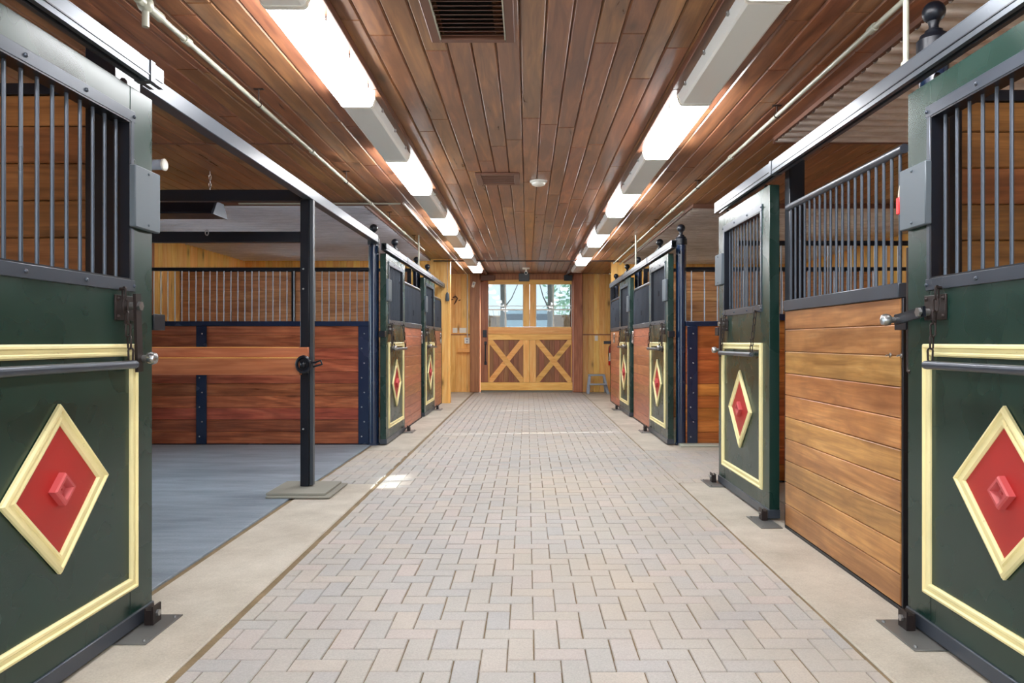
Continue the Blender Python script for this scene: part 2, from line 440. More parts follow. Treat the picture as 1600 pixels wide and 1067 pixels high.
# ------------------------------------------------------------------ walls
mb = MB()
H = [(2.7, CZ, -1.115, 1.075), (0, 2.7, -1.115, 1.075)]
o = (0, BW, 0); NW = (0, -1, 0)
for (za, zb) in ((0, 1.355), (1.368, CZ)):
    mb.boards(o, EZ, EX, NW, (za, zb), (-SX, SX), .131, .02, .001, .004, None, [(-1, 4, -1.115, 1.075)])
mb.box(-SX-.1, -1.34, BW, BW+.1, 0, CZ); mb.box(1.3, SX+.1, BW, BW+.1, 0, CZ)
wb = struct(mb.build('wall_back', M['pine'], smooth=0))
mb = MB(); mb.box(-1.81, -1.345, BW-.03, BW-.02, 1.35, 1.375); mb.box(1.31, 1.98, BW-.03, BW-.02, 1.35, 1.375)
struct(mb.build('trim_3', M['brownpine']))
# dark painted strokes on the back wall
mb = MB()
for pts in ([(-1.77, 2.24), (-1.70, 2.27), (-1.66, 2.22), (-1.70, 2.14), (-1.74, 2.08)], [(-1.63, 2.17), (-1.58, 2.19)], [(-1.80, 2.19), (-1.755, 2.20)]):
    mb.tube([(x, BW-.022, z) for x, z in pts], [.016]+[.02]*(len(pts)-2)+[.008], 6)
mb.build('painted_mark', M['markdk'], wb, 'dark brown brush marks on the pine wall')
LH = [(1.4, 2.2, .4, 1.3), (.0, 2.35, 4.0, 7.6), (1.2, 2.6, 8.95, 10.9), (1.3, 2.25, 12.2, 13.8)]  # bay opening follows the blue daylight; other unseen windows added to brighten stalls
RH = [(1.4, 2.2, .4, 1.3), (1.3, 2.2, 3.95, 5.4), (2.07, 2.24, 6.80, 7.50), (1.3, 2.25, 9.0, 10.7), (1.3, 2.25, 12.2, 13.8)]  # unseen windows added to brighten stalls; the small high one shapes the sun patch
for side, nm, holes in ((-1, 'wall_left', LH), (1, 'wall_right', RH)):
    mb = MB(); n = (-side, 0, 0)
    mb.boards((side*SX, 0, 0), EZ, EY, n, (0, CZ), (NY, BW), .131, .02, .001, .004, None, holes)
    # solid outer leaf around the openings
    ys = sorted({NY, BW}|{h[2] for h in holes}|{h[3] for h in holes})
    for y0, y1 in zip(ys, ys[1:]):
        zs = [(0, CZ)]
        for h in holes:
            if y0 >= h[2]-1e-6 and y1 <= h[3]+1e-6: zs = [(0, h[0]), (h[1], CZ)]
        for z0, z1 in zs: mb.box(side*SX, side*(SX+.15), y0, y1, z0, z1)
    struct(mb.build(nm, M['pine'], smooth=0))
wn = 1
for side, holes in ((-1, LH), (1, RH)):
    for (z0, z1, y0, y1) in holes:
        mb = MB(); x0, x1 = side*(SX-.03), side*(SX+.02); w = .05 if y1-y0 > .5 else .015
        mb.box(x0, x1, y0-.04, y0+w, z0-.04, z1+.04, .003); mb.box(x0, x1, y1-w, y1+.04, z0-.04, z1+.04, .003)
        mb.box(x0, x1, y0+w, y1-w, z0-.04, z0+w, .003); mb.box(x0, x1, y0+w, y1-w, z1-w, z1+.04, .003)
        if y1-y0 > .5: mb.box(x0, x1, (y0+y1)/2-.02, (y0+y1)/2+.02, z0+w, z1-w, .003)
        wo = struct(mb.build('window_%d' % wn, M['brownpine'])); wn += 1
        mb = MB(); mb.box(side*(SX+.004), side*(SX+.009), y0+w*.5, y1-w*.5, z0+w*.5, z1-w*.5); mb.build('pane', M['glass'], wo, smooth=0)
mb = MB()   # unseen near gable, its doorway left open to let in fill light
for a, b, c, d in ((-SX, -1.95, 0, CZ), (1.95, SX, 0, CZ)): mb.boards((0, NY, 0), EZ, EX, EY, (c, d), (a, b), .131, .02)
mb.box(-SX-.1, -1.95, NY-.1, NY, 0, CZ); mb.box(1.95, SX+.1, NY-.1, NY, 0, CZ)
struct(mb.build('wall_front', M['pine'], smooth=0))
# pine end walls that close the stall rows
mb = MB(); mb.boards((0, 14.5, 0), EZ, EX, NW, (0, CZ), (-SX+.02, -1.50), .131, .02, .001, .004); mb.box(-SX+.02, -1.50, 14.5, 14.66, 0, CZ)
struct(mb.build('wall_stall_left', M['pine'], smooth=0))
mb = MB(); mb.boards((0, 15.1, 0), EZ, EX, NW, (0, CZ), (1.70, SX-.02), .131, .02, .001, .004); mb.box(1.70, SX-.02, 15.1, 15.2, 0, CZ)
struct(mb.build('wall_stall_right', M['pine'], smooth=0))
# brown posts and header round the big door
for i, (a, b) in enumerate(((-1.345, -1.118), (1.078, 1.30))):
    mb = MB(); mb.box(a, b, BW-.22, BW+.02, 0.012, CZ-.001, .006); struct(mb.build('trim_%d' % (4+i), M['brownpine']))
mb = MB(); mb.box(-1.118, 1.078, BW-.14, BW+.02, 2.655, CZ-.001, .005); struct(mb.build('trim_6', M['brownpine']))
for i, (a, b) in enumerate(((-1.36, -1.05), (1.02, 1.32))):  # unseen stop boards added outside to block light leaking past the jambs
    mb = MB(); mb.box(a, b, BW+.04, BW+.12, -.04, CZ); struct(mb.build('trim_%d' % (7+i), M['brownpine']))
mb = MB(); mb.box(-1.36, 1.32, BW+.04, BW+.12, 2.57, CZ+.05); struct(mb.build('trim_9', M['brownpine']))
mb = MB(); mb.box(-1.4, 1.4, BW-.06, BW+.2, -.2, -.0005); struct(mb.build('trim_10', M['concrete']))

# ------------------------------------------------------------------ big back door
dY = BW-.10
door = struct(empty('door_1', (0, dY, 0)))
X0, X1 = -1.10, 1.062
mb = MB()
def pl(x0, x1, z0, z1, y=0, t=.045): mb.box(x0, x1, dY-t+y, dY+y, z0, z1, .004)
pl(X0, -.925, .24, 2.60); pl(1.045, X1, .24, 2.60)
mb.build('stile', M['brownpine'], door)
mb = MB(); pl(-.925, 1.045, 2.545, 2.655); mb.build('top_rail', M['pine_y'], door)
mb = MB()
for x0, x1, z0, z1 in ((-.095, .052, 1.545, 2.545), (.055, .20, 1.545, 2.545), (-.095, .052, .24, 1.235), (.055, .205, .24, 1.235), (-.925, -.89, .24, 1.235), (1.03, 1.045, .24, 1.235)): pl(x0, x1, z0, z1)
mb.build('middle_stile', M['pine'], door)
mb = MB(); pl(-.925, 1.045, 1.375, 1.54); pl(-.925, 1.045, 1.237, 1.372); pl(X0, X1, .05, .238); mb.build('cross_rail', M['pine_y'], door)
mb = MB(); pl(X0, X1, -.006, .048, .01, .03); mb.build('bottom_sweep', M['ply'], door)
mb = MB(); mb.box(X0+.02, X1-.02, dY+.001, dY+.02, .0, 1.50); mb.build('backing_board', M['brownboard'], door)  # unseen sheet added to block light leaking between the infill boards
mb = MB(); mb.boards((0, dY, 0), EZ, EX, NW, (.2, 1.26), (-.92, 1.04), .12, .012, .001, .004); mb.build('infill_board', M['brownboard'], door)
for (a, b) in ((-.89, -.095), (.205, 1.03)):
    for s_ in (0, 1):
        mb = MB(); p, q = Vector((a, .24)), Vector((b, 1.235))
        if s_: p, q = Vector((a, 1.235)), Vector((b, .24))
        d = (q-p).normalized(); nn = Vector((-d.y, d.x))*.062
        yy = dY-.013-.001*s_
        # brace clipped to the panel by mitred ends
        def clipx(P_, D_, xx): t = (xx-P_.x)/D_.x; return P_+D_*t
        c1, c2 = p+nn, p-nn; e1, e2 = q+nn, q-nn
        poly = [clipx(c1, d, a), p, clipx(c2, d, a+.0)]
        lo = [clipx(p+nn, d, a+.001), clipx(p-nn, d, a+.001), clipx(p-nn, d, b-.001), clipx(p+nn, d, b-.001)]
        def cz(v): return Vector((v.x, min(1.235, max(.24, v.y))))
        # build polygon by clipping the band against the panel rectangle
        def clip(poly, f):
            out = []
            for i in range(len(poly)):
                A, B = poly[i-1], poly[i]; fa, fb = f(A), f(B)
                if (fa >= 0) != (fb >= 0): out.append(A.lerp(B, fa/(fa-fb)))
                if fb >= 0: out.append(B)
            return out
        band = [p-d*.5+nn, p-d*.5-nn, q+d*.5-nn, q+d*.5+nn]
        for f in (lambda v: v.x-a, lambda v: b-v.x, lambda v: v.y-.24, lambda v: 1.235-v.y): band = clip(band, f)
        mb.prism([(v.x, yy, v.y) for v in band], (0, -.022-.006*s_, 0)); mb.build('brace', M['pine_y'], door)
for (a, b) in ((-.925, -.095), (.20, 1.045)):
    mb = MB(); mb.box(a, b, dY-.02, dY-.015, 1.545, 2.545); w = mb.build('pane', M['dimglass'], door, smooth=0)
    mb = MB(); c = a+(b-a)*.49
    mb.box(c-.012, c+.012, dY-.03, dY-.008, 1.545, 2.545); mb.box(a, b, dY-.031, dY-.007, 1.935, 1.965)
    mb.box(a, b, dY-.026, dY-.01, 2.03, 2.045)
    mb.box(a, a+.012, dY-.03, dY-.008, 1.545, 2.545); mb.box(b-.012, b, dY-.03, dY-.008, 1.545, 2.545)
    mb.build('muntin', M['whitep'], door)
mb = MB(); mb.box(-1.05, -.955, dY-.065, dY-.04, 1.30, 1.47, .004); mb.box(-1.03, -.975, dY-.09, dY-.06, 1.36, 1.40, .004); mb.build('latch', M['black'], door)
mb = MB(); mb.tube([(-.985, dY-.045, 1.15), (-.985, dY-.10, 1.13), (-.985, dY-.10, .72), (-.985, dY-.045, .70)], .017, 8)
for z in (1.16, .69): mb.box(-1.015, -.955, dY-.055, dY-.04, z-.04, z+.04, .004)
mb.build('handle', M['black'], door)
for a in (-1.10, .86):
    mb = MB(); mb.box(a, a+.2 if a > 0 else a+.34, dY-.10, dY-.05, 2.63, 2.76, .006); mb.build('hanger', M['black'] if a > 0 else M['ventwood'], door)

# ------------------------------------------------------------------ fluorescent lights
def fixture(x, y0, y1, lit, label):
    t = empty('ceiling_light', (x, (y0+y1)/2, 2.685), label, 'ceiling light', 'strip lights in two rows on the ceiling')
    mb = MB(); mb.box(x-.075, x+.075, y0+.004, y1-.004, 2.765, 2.799, .004); mb.build('housing', M['whitep'], t)
    w = .112; pr = [(x-w, 2.775), (x-w, 2.745), (x-w*.86, 2.70), (x-w*.74, 2.692), (x+w*.74, 2.692), (x+w*.86, 2.70), (x+w, 2.745), (x+w, 2.775)]
    mb = MB(); mb.prism([(a, y0+.018, b) for a, b in pr], (0, y1-y0-.036, 0)); mb.build('diffuser', M['lit' if lit else 'unlit'], t, smooth=30)
    for ya in (y0+.003, y1-.019):
        mb = MB(); mb.prism([(x+(a-x)*1.03, ya, b-.003) for a, b in pr], (0, .016, 0)); mb.build('end_cap', M['whitep'], t)
    sgn = -1 if x > 0 else 1
    for k in range(3):
        yc = y0+(k+.5)*(y1-y0)/3; mb = MB(); mb.box(x+sgn*(w-.004), x+sgn*(w+.010), yc-.012, yc+.012, 2.735, 2.785, .002)
        mb.build('clip', M['chrome'], t)
pitch = 1.425
ordw = ['nearest', 'second', 'third', 'fourth', 'fifth', 'sixth', 'seventh', 'eighth', 'ninth']
for side, x, lit0, nm in ((-1, -1.085, 3.33, 'left'), (1, 1.06, 4.70, 'right')):
    cl = cu = 0
    k0 = -4 if side < 0 else -5
    for k in range(k0, 10):
        y0 = lit0+k*pitch; y1 = y0+pitch
        if y1 > BW-.2: break
        lit = k % 2 == 0
        if y1 < 3.33:
            if not lit: continue
            lab = 'lit white strip light in the %s row, above the camera, %s' % (nm, {-5: 'rearmost', -4: 'rearmost', -3: 'middle one', -2: 'foremost', -1: 'foremost'}.get(k, 'middle one'))
        else:
            if lit: lab = 'glowing white strip light, %s lit one in the %s ceiling row' % (ordw[cl], nm); cl += 1
            else: lab = 'unlit strip light with milky grey cover, %s unlit one in the %s ceiling row' % (ordw[cu], nm); cu += 1
        fixture(x, y0, y1, lit, lab)

# ------------------------------------------------------------------ ceiling vents, detectors, pipes
t = empty('ceiling_vent', (-.285, 3.52, CZ-.025), 'large brown louvred vent in the board ceiling at the top centre', 'vent')
mb = MB()
for a, b, c, d in ((-.505, -.455, 3.1, 3.945), (-.115, -.065, 3.1, 3.945), (-.455, -.115, 3.895, 3.945), (-.455, -.115, 3.1, 3.15)): mb.box(a, b, c, d, CZ-.022, CZ+.02, .005)
mb.build('frame', M['ventwood'], t)
mb = MB()
y = 3.17
while y < 3.88: mb.prism([(-.455, y, CZ-.021), (-.455, y+.006, CZ-.021), (-.455, y+.036, CZ-.001), (-.455, y+.030, CZ-.001)], (.34, 0, 0)); y += .048
mb.build('louver', M['ventwood'], t)
mb = MB(); mb.box(-.457, -.450, 3.15, 3.9, CZ-.024, CZ-.006); mb.box(-.120, -.113, 3.15, 3.9, CZ-.024, CZ-.006); mb.build('edge_strip', M['pipe'], t)
t = empty('ceiling_vent', (-.29, 7.3, CZ-.02), 'small flat brown vent in the ceiling left of the round smoke detector', 'vent')
mb = MB()
for a, b, c, d in ((-.50, -.44, 7.06, 7.56), (-.13, -.075, 7.06, 7.56), (-.44, -.13, 7.06, 7.13), (-.44, -.13, 7.49, 7.56)): mb.box(a, b, c, d, CZ-.018, CZ-.001, .004)
mb.build('frame', M['ventwood'], t)
mb = MB()
for k in range(8): mb.box(-.44, -.13, 7.14+k*.045, 7.16+k*.045, CZ-.012, CZ-.001)
mb.build('louver', M['ventwood'], t)
t = empty('smoke_detector', (.11, 7.42, CZ-.05), 'round white smoke detector on the brown board ceiling', 'smoke detector')
mb = MB(); mb.lathe([(.085, CZ-.001), (.085, CZ-.018), (.078, CZ-.022)], (.11, 7.42, 0), 28); mb.build('base', M['whitep'], t)
mb = MB(); mb.lathe([(.070, CZ-.023), (.066, CZ-.042), (.045, CZ-.052), (.02, CZ-.054)], (.11, 7.42, 0), 28); mb.build('cover', M['whitep'], t)
t = empty('ceiling_camera', (-.03, 16.2, CZ-.14), 'small white camera on a ceiling bracket above the big door', 'camera')
mb = MB(); mb.box(-.11, .05, 16.12, 16.28, CZ-.03, CZ-.001, .008); mb.cyl((-.03, 16.2, CZ-.03), (-.03, 16.2, CZ-.09), .02, 10); mb.build('bracket', M['whitep'], t)
mb = MB(); mb.tube([(-.03, 16.10, CZ-.12), (-.03, 16.28, CZ-.10)], .038, 14); mb.build('body', M['whitep'], t)
mb = MB(); mb.tube([(-.03, 16.088, CZ-.121), (-.03, 16.10, CZ-.12)], .028, 14); mb.build('lens', M['black'], t)
mb = MB(); mb.box(-.20, .045, BW-.22, BW-.142, 2.615, 2.80-.004, .008); tag(mb.build('loudspeaker', M['plaque']), 'dark grey box on the header over the big pine door', 'speaker')

def conduit(name, pts, r, label, cat, hangers=(), grp=None, mat='pipe', couplings=()):
    t = empty(name, pts[0], label, cat, grp)
    mb = MB(); mb.tube(pts, r, 12); mb.build('pipe', M[mat], t)
    if couplings:
        mb = MB()
        for (x, y, z) in couplings: mb.cyl((x, y-.03, z), (x, y+.03, z), r*1.5, 12)
        mb.build('coupling', M[mat], t)
    for (x, y, z) in hangers:
        mb = MB(); mb.tube([(x+(r+.004)*math.cos(a), y, z+(r+.004)*math.sin(a)) for a in [2*PI*k/12 for k in range(12)]], .003, 5, closed=True)
        mb.cyl((x, y, z+r), (x, y, CZ-.004), .004, 6); mb.box(x-.03, x+.03, y-.012, y+.012, CZ-.006, CZ-.001); mb.build('hanger', M['rust'], t)
xl, zl = -1.70, 2.70
t = conduit('ceiling_pipe', [(xl, NY+.1, zl), (xl, 12.3, zl)], .0135, 'pale pipe slung under the ceiling above the left hand stalls', 'pipe',
            [(xl, y, zl) for y in (4.72, 7.0, 9.2, 11.2)], 'pipes along the ceiling', couplings=[(xl, y, zl) for y in (3.72, 5.9, 8.1, 10.3)])
mb = MB(); mb.ball((xl, 3.32, zl), .036, 14, 9); mb.cyl((xl, 3.32, zl), (xl, 3.32, zl-.10), .016, 10); mb.cyl((xl, 3.25, zl), (xl, 3.46, zl), .022, 12); mb.cyl((xl-.02, 3.32, zl), (xl-.02, 3.32, CZ-.002), .02, 10)
tag(mb.build('ceiling_pipe_tee', M['pipe']), 'pale pipe tee fitting at the near end of the left ceiling pipe', 'pipe fitting')
xr, zr = 1.69, 2.73
conduit('ceiling_pipe', [(xr, NY+.1, zr), (xr, 14.6, zr)], .0135, 'pale pipe slung under the ceiling above the right hand stalls', 'pipe',
        [(xr, y, zr) for y in (5.05, 7.4, 9.8, 12)], 'pipes along the ceiling', couplings=[(xr, y, zr) for y in (3.65, 6.2, 8.7)])
conduit('ceiling_pipe', [(1.82, 8.7, 2.72), (1.82, 14.7, 2.72)], .012, 'thin second pipe beside the right ceiling pipe over the far stalls', 'pipe', (), 'pipes along the ceiling')
conduit('ceiling_pipe', [(-3.3, 8.52, 2.775), (-1.45, 8.52, 2.775)], .010, 'thin crossing pipe on the ceiling edge over the wash bay', 'pipe', (), 'pipes along the ceiling')
conduit('ceiling_pipe', [(-1.8, 14.3, 2.745), (1.75, 14.3, 2.745)], .012, 'dark thin pipe crossing the aisle under the far ceiling', 'pipe', (), 'pipes along the ceiling', 'rust')
conduit('conduit', [(-1.42, 8.55, CZ-.016), (-1.42, BW-.05, CZ-.016), (-1.42, BW-.045, 1.30)], .013, 'white conduit along the left ceiling and down the back wall to the outlet', 'conduit', (), None, 'whitep')

# ------------------------------------------------------------------ posts with ball finials
def round_post(x, y, top, label, blue=True, r=.060):
    t = empty('stall_post', (x, y, 0.002), label, 'post', 'round stall posts with ball finials')
    mb = MB(); mb.lathe([(r*1.25, .002), (r*1.25, .02), (r, .025), (r, top-.22), ], (x, y, 0), 24)
    mb.build('shaft', M['navy'], t)
    mb = MB(); z = top-.22
    mb.lathe([(r*.98, z-.02), (r*1.16, z-.015), (r*1.16, z+.05), (r*1.02, z+.056), (r*.92, z+.074), (r*.66, z+.078), (r*.60, z+.094), (r*.42, z+.100)], (x, y, 0), 24); mb.build('collar', M['black'], t)
    mb = MB(); mb.lathe([(r*.36, z+.100), (r*.33, z+.115), (r*.42, z+.135)], (x, y, 0), 16); mb.ball((x, y, z+.175), .048, 24, 14); mb.build('finial', M['black'], t)
    return t
def square_post(x0, x1, y0, y1, top, label, mat='black', grp=None):
    mb = MB(); mb.box(x0, x1, y0, y1, .003, top, .004); return tag(mb.build('square_post', M[mat]), label, 'post', grp)
# (y, finial top) rows, both sides
ry = [(8.66, 2.56), (10.05, 2.58), (12.0, 2.56), (13.32, 2.58)]
place = ['at the corner of the open bay', 'between the first far door and its panel', 'between the two far stalls', 'between the second far door and its panel']
for side, nm in ((-1, 'left'), (1, 'right')):
    for (y, tp), w in zip(ry, place):
        if side == 1 and w.startswith('at the corner'): w = 'beside the wooden partition at the crossing'
        round_post(side*1.785, y, tp, 'dark ball topped stall post on the %s, %s' % (nm, w))
round_post(1.785, 3.275, 2.69, 'dark ball topped post behind the nearest green door on the right')
round_post(1.785, 15.0, 2.56, 'last ball topped post of the right stall row near the stool')
square_post(1.70, 1.80, 4.835, 4.925, 2.38, 'black square post between green door and wooden stall panel on the right')
square_post(-1.84, -1.715, 3.10, 3.305, 2.48, 'black square post behind the nearest green door on the left')
square_post(1.66, 1.735, 14.86, 14.93, 2.30, 'slim black end post of the right stall row with latch bracket')
mb = MB(); mb.box(1.52, 1.66, 14.80, 14.84, 1.15, 1.21, .004); tag(mb.build('latch_bracket', M['black']), 'small black bracket sticking out at the far right stall end', 'bracket')

# ------------------------------------------------------------------ overhead rails
def rail(side, xf, y0, y1, z0, z1, label, hang=(), joints=(), depth=.062):
    a, b = sorted((side*xf, side*(xf+depth)))
    t = empty('track_rail', ((a+b)/2, (y0+y1)/2, z0), label, 'rail', 'sliding door track rails')
    mb = MB()   # C channel: face, top, inner face, two bottom lips
    h = .006
    fx = a if side > 0 else b-h
    mb.box(a, b, y0, y1, z1-h, z1, .001); mb.box(a, a+h, y0, y1, z0, z1-h); mb.box(b-h, b, y0, y1, z0, z1-h)
    mb.box(a+h, a+.022, y0, y1, z0, z0+h); mb.box(b-.022, b-h, y0, y1, z0, z0+h)
    mb.build('channel', M['rail'], t)
    mb = MB(); f0, f1 = (a-.003, a) if side > 0 else (b, b+.003)
    mb.box(f0, f1, y0+.01, y1-.01, z0+.022, z0+.027); mb.build('seam', M['black'], t)
    for y in joints:
        mb = MB(); mb.box(a-.005, b+.005, y-.02, y+.02, z0-.003, z1+.005, .002); mb.build('joint_band', M['rail'], t)
    for y in hang:
        mb = MB(); mb.cyl((a+.03, y, z1), (a+.03, y, CZ-.003), .012, 10); mb.ball((a+.03, y, z1+.01), .022, 10, 6); mb.build('hanger_rod', M['pipe'], t)
rail(1, 1.585, .9, 6.32, 2.285, 2.37, 'long steel track rail over the near right doors', (3.18,), (4.86,))
rail(-1, 1.575, .9, 3.23, 2.29, 2.372, 'steel track rail over the nearest left door', (), (3.13,))
rail(1, 1.60, 8.27, 14.55, 2.24, 2.325, 'steel track rail over the far right stall doors', (11.2,), (10.0, 12.6))
rail(-1, 1.60, 8.47, 14.45, 2.24, 2.32, 'steel track rail over the far left stall doors', (11.2,), (10.0, 12.6))
mb = MB(); mb.box(-1.79, -1.715, 3.32, 8.58, 2.335, 2.42, .004)
tag(mb.build('overhead_beam', M['beam']), 'long grey steel beam over the open bay opening on the left', 'beam')

# ------------------------------------------------------------------ sliding doors
W, T = 1.32, .068
def make_door(label, yl, side, leadfar, lever='down', chains=True, top=2.25, hz=.035):
    m_ = 1 if (leadfar == (side == 1)) else -1
    t = empty('stall_door', (side*1.62 if side > 0 else -1.63, yl, .0), label, 'door', 'green sliding stall doors with red diamonds', rz=-PI/2*side)
    BASE[t.name] = (0, 0, 0)
    TM = Matrix.Diagonal((m_, 1, 1, 1))
    new = lambda: MB(TM)
    def part(mb, name, mat, par=None, **k):
        o = MB_build(mb, name, mat, par or t, **k); BASE[o.name] = (0, 0, 0); return o
    b = .18; z0, z1 = 1.45, 2.105
    mb = new(); mb.box(0, b, 0, T, .03, top, .003); mb.box(W-b, W, 0, T, .03, top, .003)
    mb.box(b, W-b, .001, T-.001, z1, top, .002); mb.box(b, W-b, .001, T-.001, .03, z0, .002)
    part(mb, 'door_panel', M['green'])
    mb = new()
    f = -.006
    mb.box(b-.03, W-b+.03, f, .004, z0-.045, z0+.002, .002); mb.box(b-.03, W-b+.03, f, .004, z1-.002, z1+.045, .002)
    mb.box(b-.022, b+.004, f, .004, z0, z1, .002); mb.box(W-b-.004, W-b+.022, f, .004, z0, z1, .002)
    for k in range(4):
        x = b-.02+k*(W-2*b+.04)/3
        for z in (z0-.022, z1+.022): mb.ball((x, f, z), .008, 8, 5)
    part(mb, 'grille_frame', M['steel'])
    mb = new()
    mb.box(b, b+.012, -.004, T-.002, z0, z1); mb.box(W-b-.012, W-b, -.004, T-.002, z0, z1)
    mb.box(b+.012, W-b-.012, -.004, T-.002, z0, z0+.008); mb.box(b+.012, W-b-.012, -.004, T-.002, z1-.008, z1)
    part(mb, 'grille_lining', M['black'])
    n = 12
    for k in range(n):
        x = b+.045+k*(W-2*b-.07)/(n-1)
        mb = new(); mb.cyl((x, .034, z0-.01), (x, .034, z1+.01), .007, 8); part(mb, 'bar', M['steel'])
    pr = [(0, 0), (0, .010), (.006, .017), (.014, .019), (.019, .011), (.031, .010), (.036, .015), (.044, .014), (.05, .007), (.05, 0)]
    mb = new(); mb.loop([(.14, .18), (1.18, .18), (1.18, 1.19), (.14, 1.19)], pr); part(mb, 'trim', M['cream'], smooth=25)
    cx, cz = .655, .688
    mb = new(); mb.loop([(cx-.295, cz), (cx, cz-.295), (cx+.295, cz), (cx, cz+.295)], [(a*1.02, h+.002) for a, h in pr]); d = part(mb, 'diamond_frame', M['cream'], smooth=25)
    mb = new(); q = .24; mb.prism([(cx-q, -.001, cz), (cx, -.001, cz-q), (cx+q, -.001, cz), (cx, -.001, cz+q)], (0, -.005, 0)); part(mb, 'diamond_panel', M['redp'])
    mb = new(); q = .058; mb.loop([(cx-q, cz), (cx, cz-q), (cx+q, cz), (cx, cz+q)], [(0, .005), (0, .028), (.004, .034), (.013, .034), (.020, .022), (.026, .014)], y=0)
    mb.prism([(cx-.03, -.005, cz), (cx, -.005, cz-.03), (cx+.03, -.005, cz), (cx, -.005, cz+.03)], (0, -.010, 0)); mb.ball((cx, -.016, cz), .005, 8, 5)
    part(mb, 'diamond_boss', M['boss'], smooth=25)
    mb = new(); mb.box(-.002, W+.002, -.008, T+.004, .015, .075, .003); part(mb, 'bottom_channel', M['steel'])
    mb = new(); mb.box(-.012, .195, -.030, -.002, 1.67, 1.925, .004)
    for xx, zz in ((.09, 1.905), (.09, 1.69)): mb.ball((xx, -.031, zz), .006, 8, 5)
    part(mb, 'name_board', M['plaque'])
    # latch plate, pivot, lever
    mb = new(); mb.box(.145, .30, -.008, .001, 1.285, 1.385, .002)
    for xx in (.16, .285):
        for zz in (1.30, 1.37): mb.ball((xx, -.008, zz), .008, 8, 5)
    lp = part(mb, 'latch_plate', M['rust'])
    px, pz = (.195 if lever == 'down' else .18), (1.345 if lever == 'down' else 1.318)
    mb = new(); mb.cyl((px, -.005, pz), (px, -.05, pz), .015, 12); mb.lathe([(.020, -.055), (.020, -.045)], (px, 0, pz), 6, 'Y'); part(mb, 'pivot_bolt', M['chrome'], lp)
    ang = {'down': -PI/2-.06, 'out': PI+.12}[lever]; ll = .30 if lever == 'down' else .215
    if lever == 'down': pz0 = 1.36
    dx, dz = math.cos(ang), math.sin(ang)
    base = (px, pz+(.03 if lever == 'down' else 0))
    ex, ez = base[0]+dx*ll, base[1]+dz*ll
    mb = new(); w_ = .021
    pts = [(base[0]-dz*w_-dx*.02, base[1]+dx*w_-dz*.02), (base[0]+dz*w_-dx*.02, base[1]-dx*w_-dz*.02), (ex+dz*w_, ez-dx*w_), (ex-dz*w_, ez+dx*w_)]
    mb.prism([(x, -.030, z) for x, z in pts], (0, -.012, 0)); part(mb, 'lever', M['rust' if lever == 'down' else 'black'])
    kx, kz = base[0]+dx*(ll-(.055 if lever == 'down' else .004)), base[1]+dz*(ll-(.055 if lever == 'down' else .004))
    mb = new(); mb.lathe([(.013, -.040), (.014, -.058), (.023, -.064), (.027, -.080), (.022, -.095), (.010, -.101)], (kx-(.02 if lever == 'down' else 0), 0, kz), 16, 'Y'); part(mb, 'knob', M['chrome'], label='bright worn steel knob')
    # keeper that reaches past the leading edge
    mb = new(); mb.box(-.105, -.005, -.006, .0, 1.25, 1.32, .002); mb.box(-.105, -.099, -.006, .060, 1.25, 1.32, .002)
    part(mb, 'keeper', M['black'])
    # blanket bar and its chains
    bz = 1.108
    mb = new(); mb.cyl((.245, -.055, bz), (1.10, -.055, bz), .0165, 14)
    for xx in (.26, 1.085): mb.ball((xx, -.055, bz), .0172, 12, 8)
    part(mb, 'blanket_bar', M['steel'])
    if chains:
        for xx in (.268, 1.08):
            mb = new(); mb.chain((xx, -.020, 1.415), (xx, -.052, bz+.015)); mb.cyl((xx, -.004, 1.41), (xx, -.026, 1.41), .006, 8); part(mb, 'chain', M['rust'])
    for xx in (.17, W-.17):
        mb = new(); mb.box(xx-.05, xx+.05, .02, .05, top-.001, top+.012, .002); mb.cyl((xx, .034, top), (xx, .034, top+hz-.002), .009, 10)
        mb.ball((xx, .034, top+hz*.5), hz*.45, 10, 6); part(mb, 'roller_hanger', M['rust'])
    return t
make_door('nearest green stall door on the left with lever hanging down', 3.24, -1, True)
rd = make_door('nearest green stall door on the right with raised latch lever', 3.175, 1, True, 'out')
make_door('green stall door in the middle right beside the honey wood panel', 6.31, 1, True)
make_door('green stall door just beyond the open bay on the left', 8.60, -1, False, top=2.215, hz=.025)
make_door('furthest green stall door on the left near the pine end wall', 11.80, -1, False, top=2.215, hz=.025)
make_door('green stall door beyond the crossing on the right, beside the blue post', 8.60, 1, False, top=2.215, hz=.025)
make_door('furthest green stall door on the right near the grey stool', 11.79, 1, False, top=2.215, hz=.025)
mb = MB(Matrix.Identity(4))
mb.tube([(-.012, .01, 1.60), (-.012, .01, 1.10), (-.006, .008, 1.075), (.02, .004, 1.07)], .010, 10)
MB_build(mb, 'drop_rod', M['rust'], rd)
# red tag on a white string by the near right name board
t = empty('key_tag', (1.594, 3.197, 1.745), 'red plastic tag hanging from white string by the nearest right door', 'tag')
mb = MB(); mb.box(1.588, 1.600, 3.186, 3.214, 1.745, 1.818, .003); mb.build('tag_plate', M['tag'], t)
mb = MB(); mb.tube([(1.594, 3.20, 1.81), (1.594, 3.197, 1.84), (1.595, 3.188, 1.865), (1.60, 3.18, 1.868)], .004, 6); mb.build('string', M['string'], t)

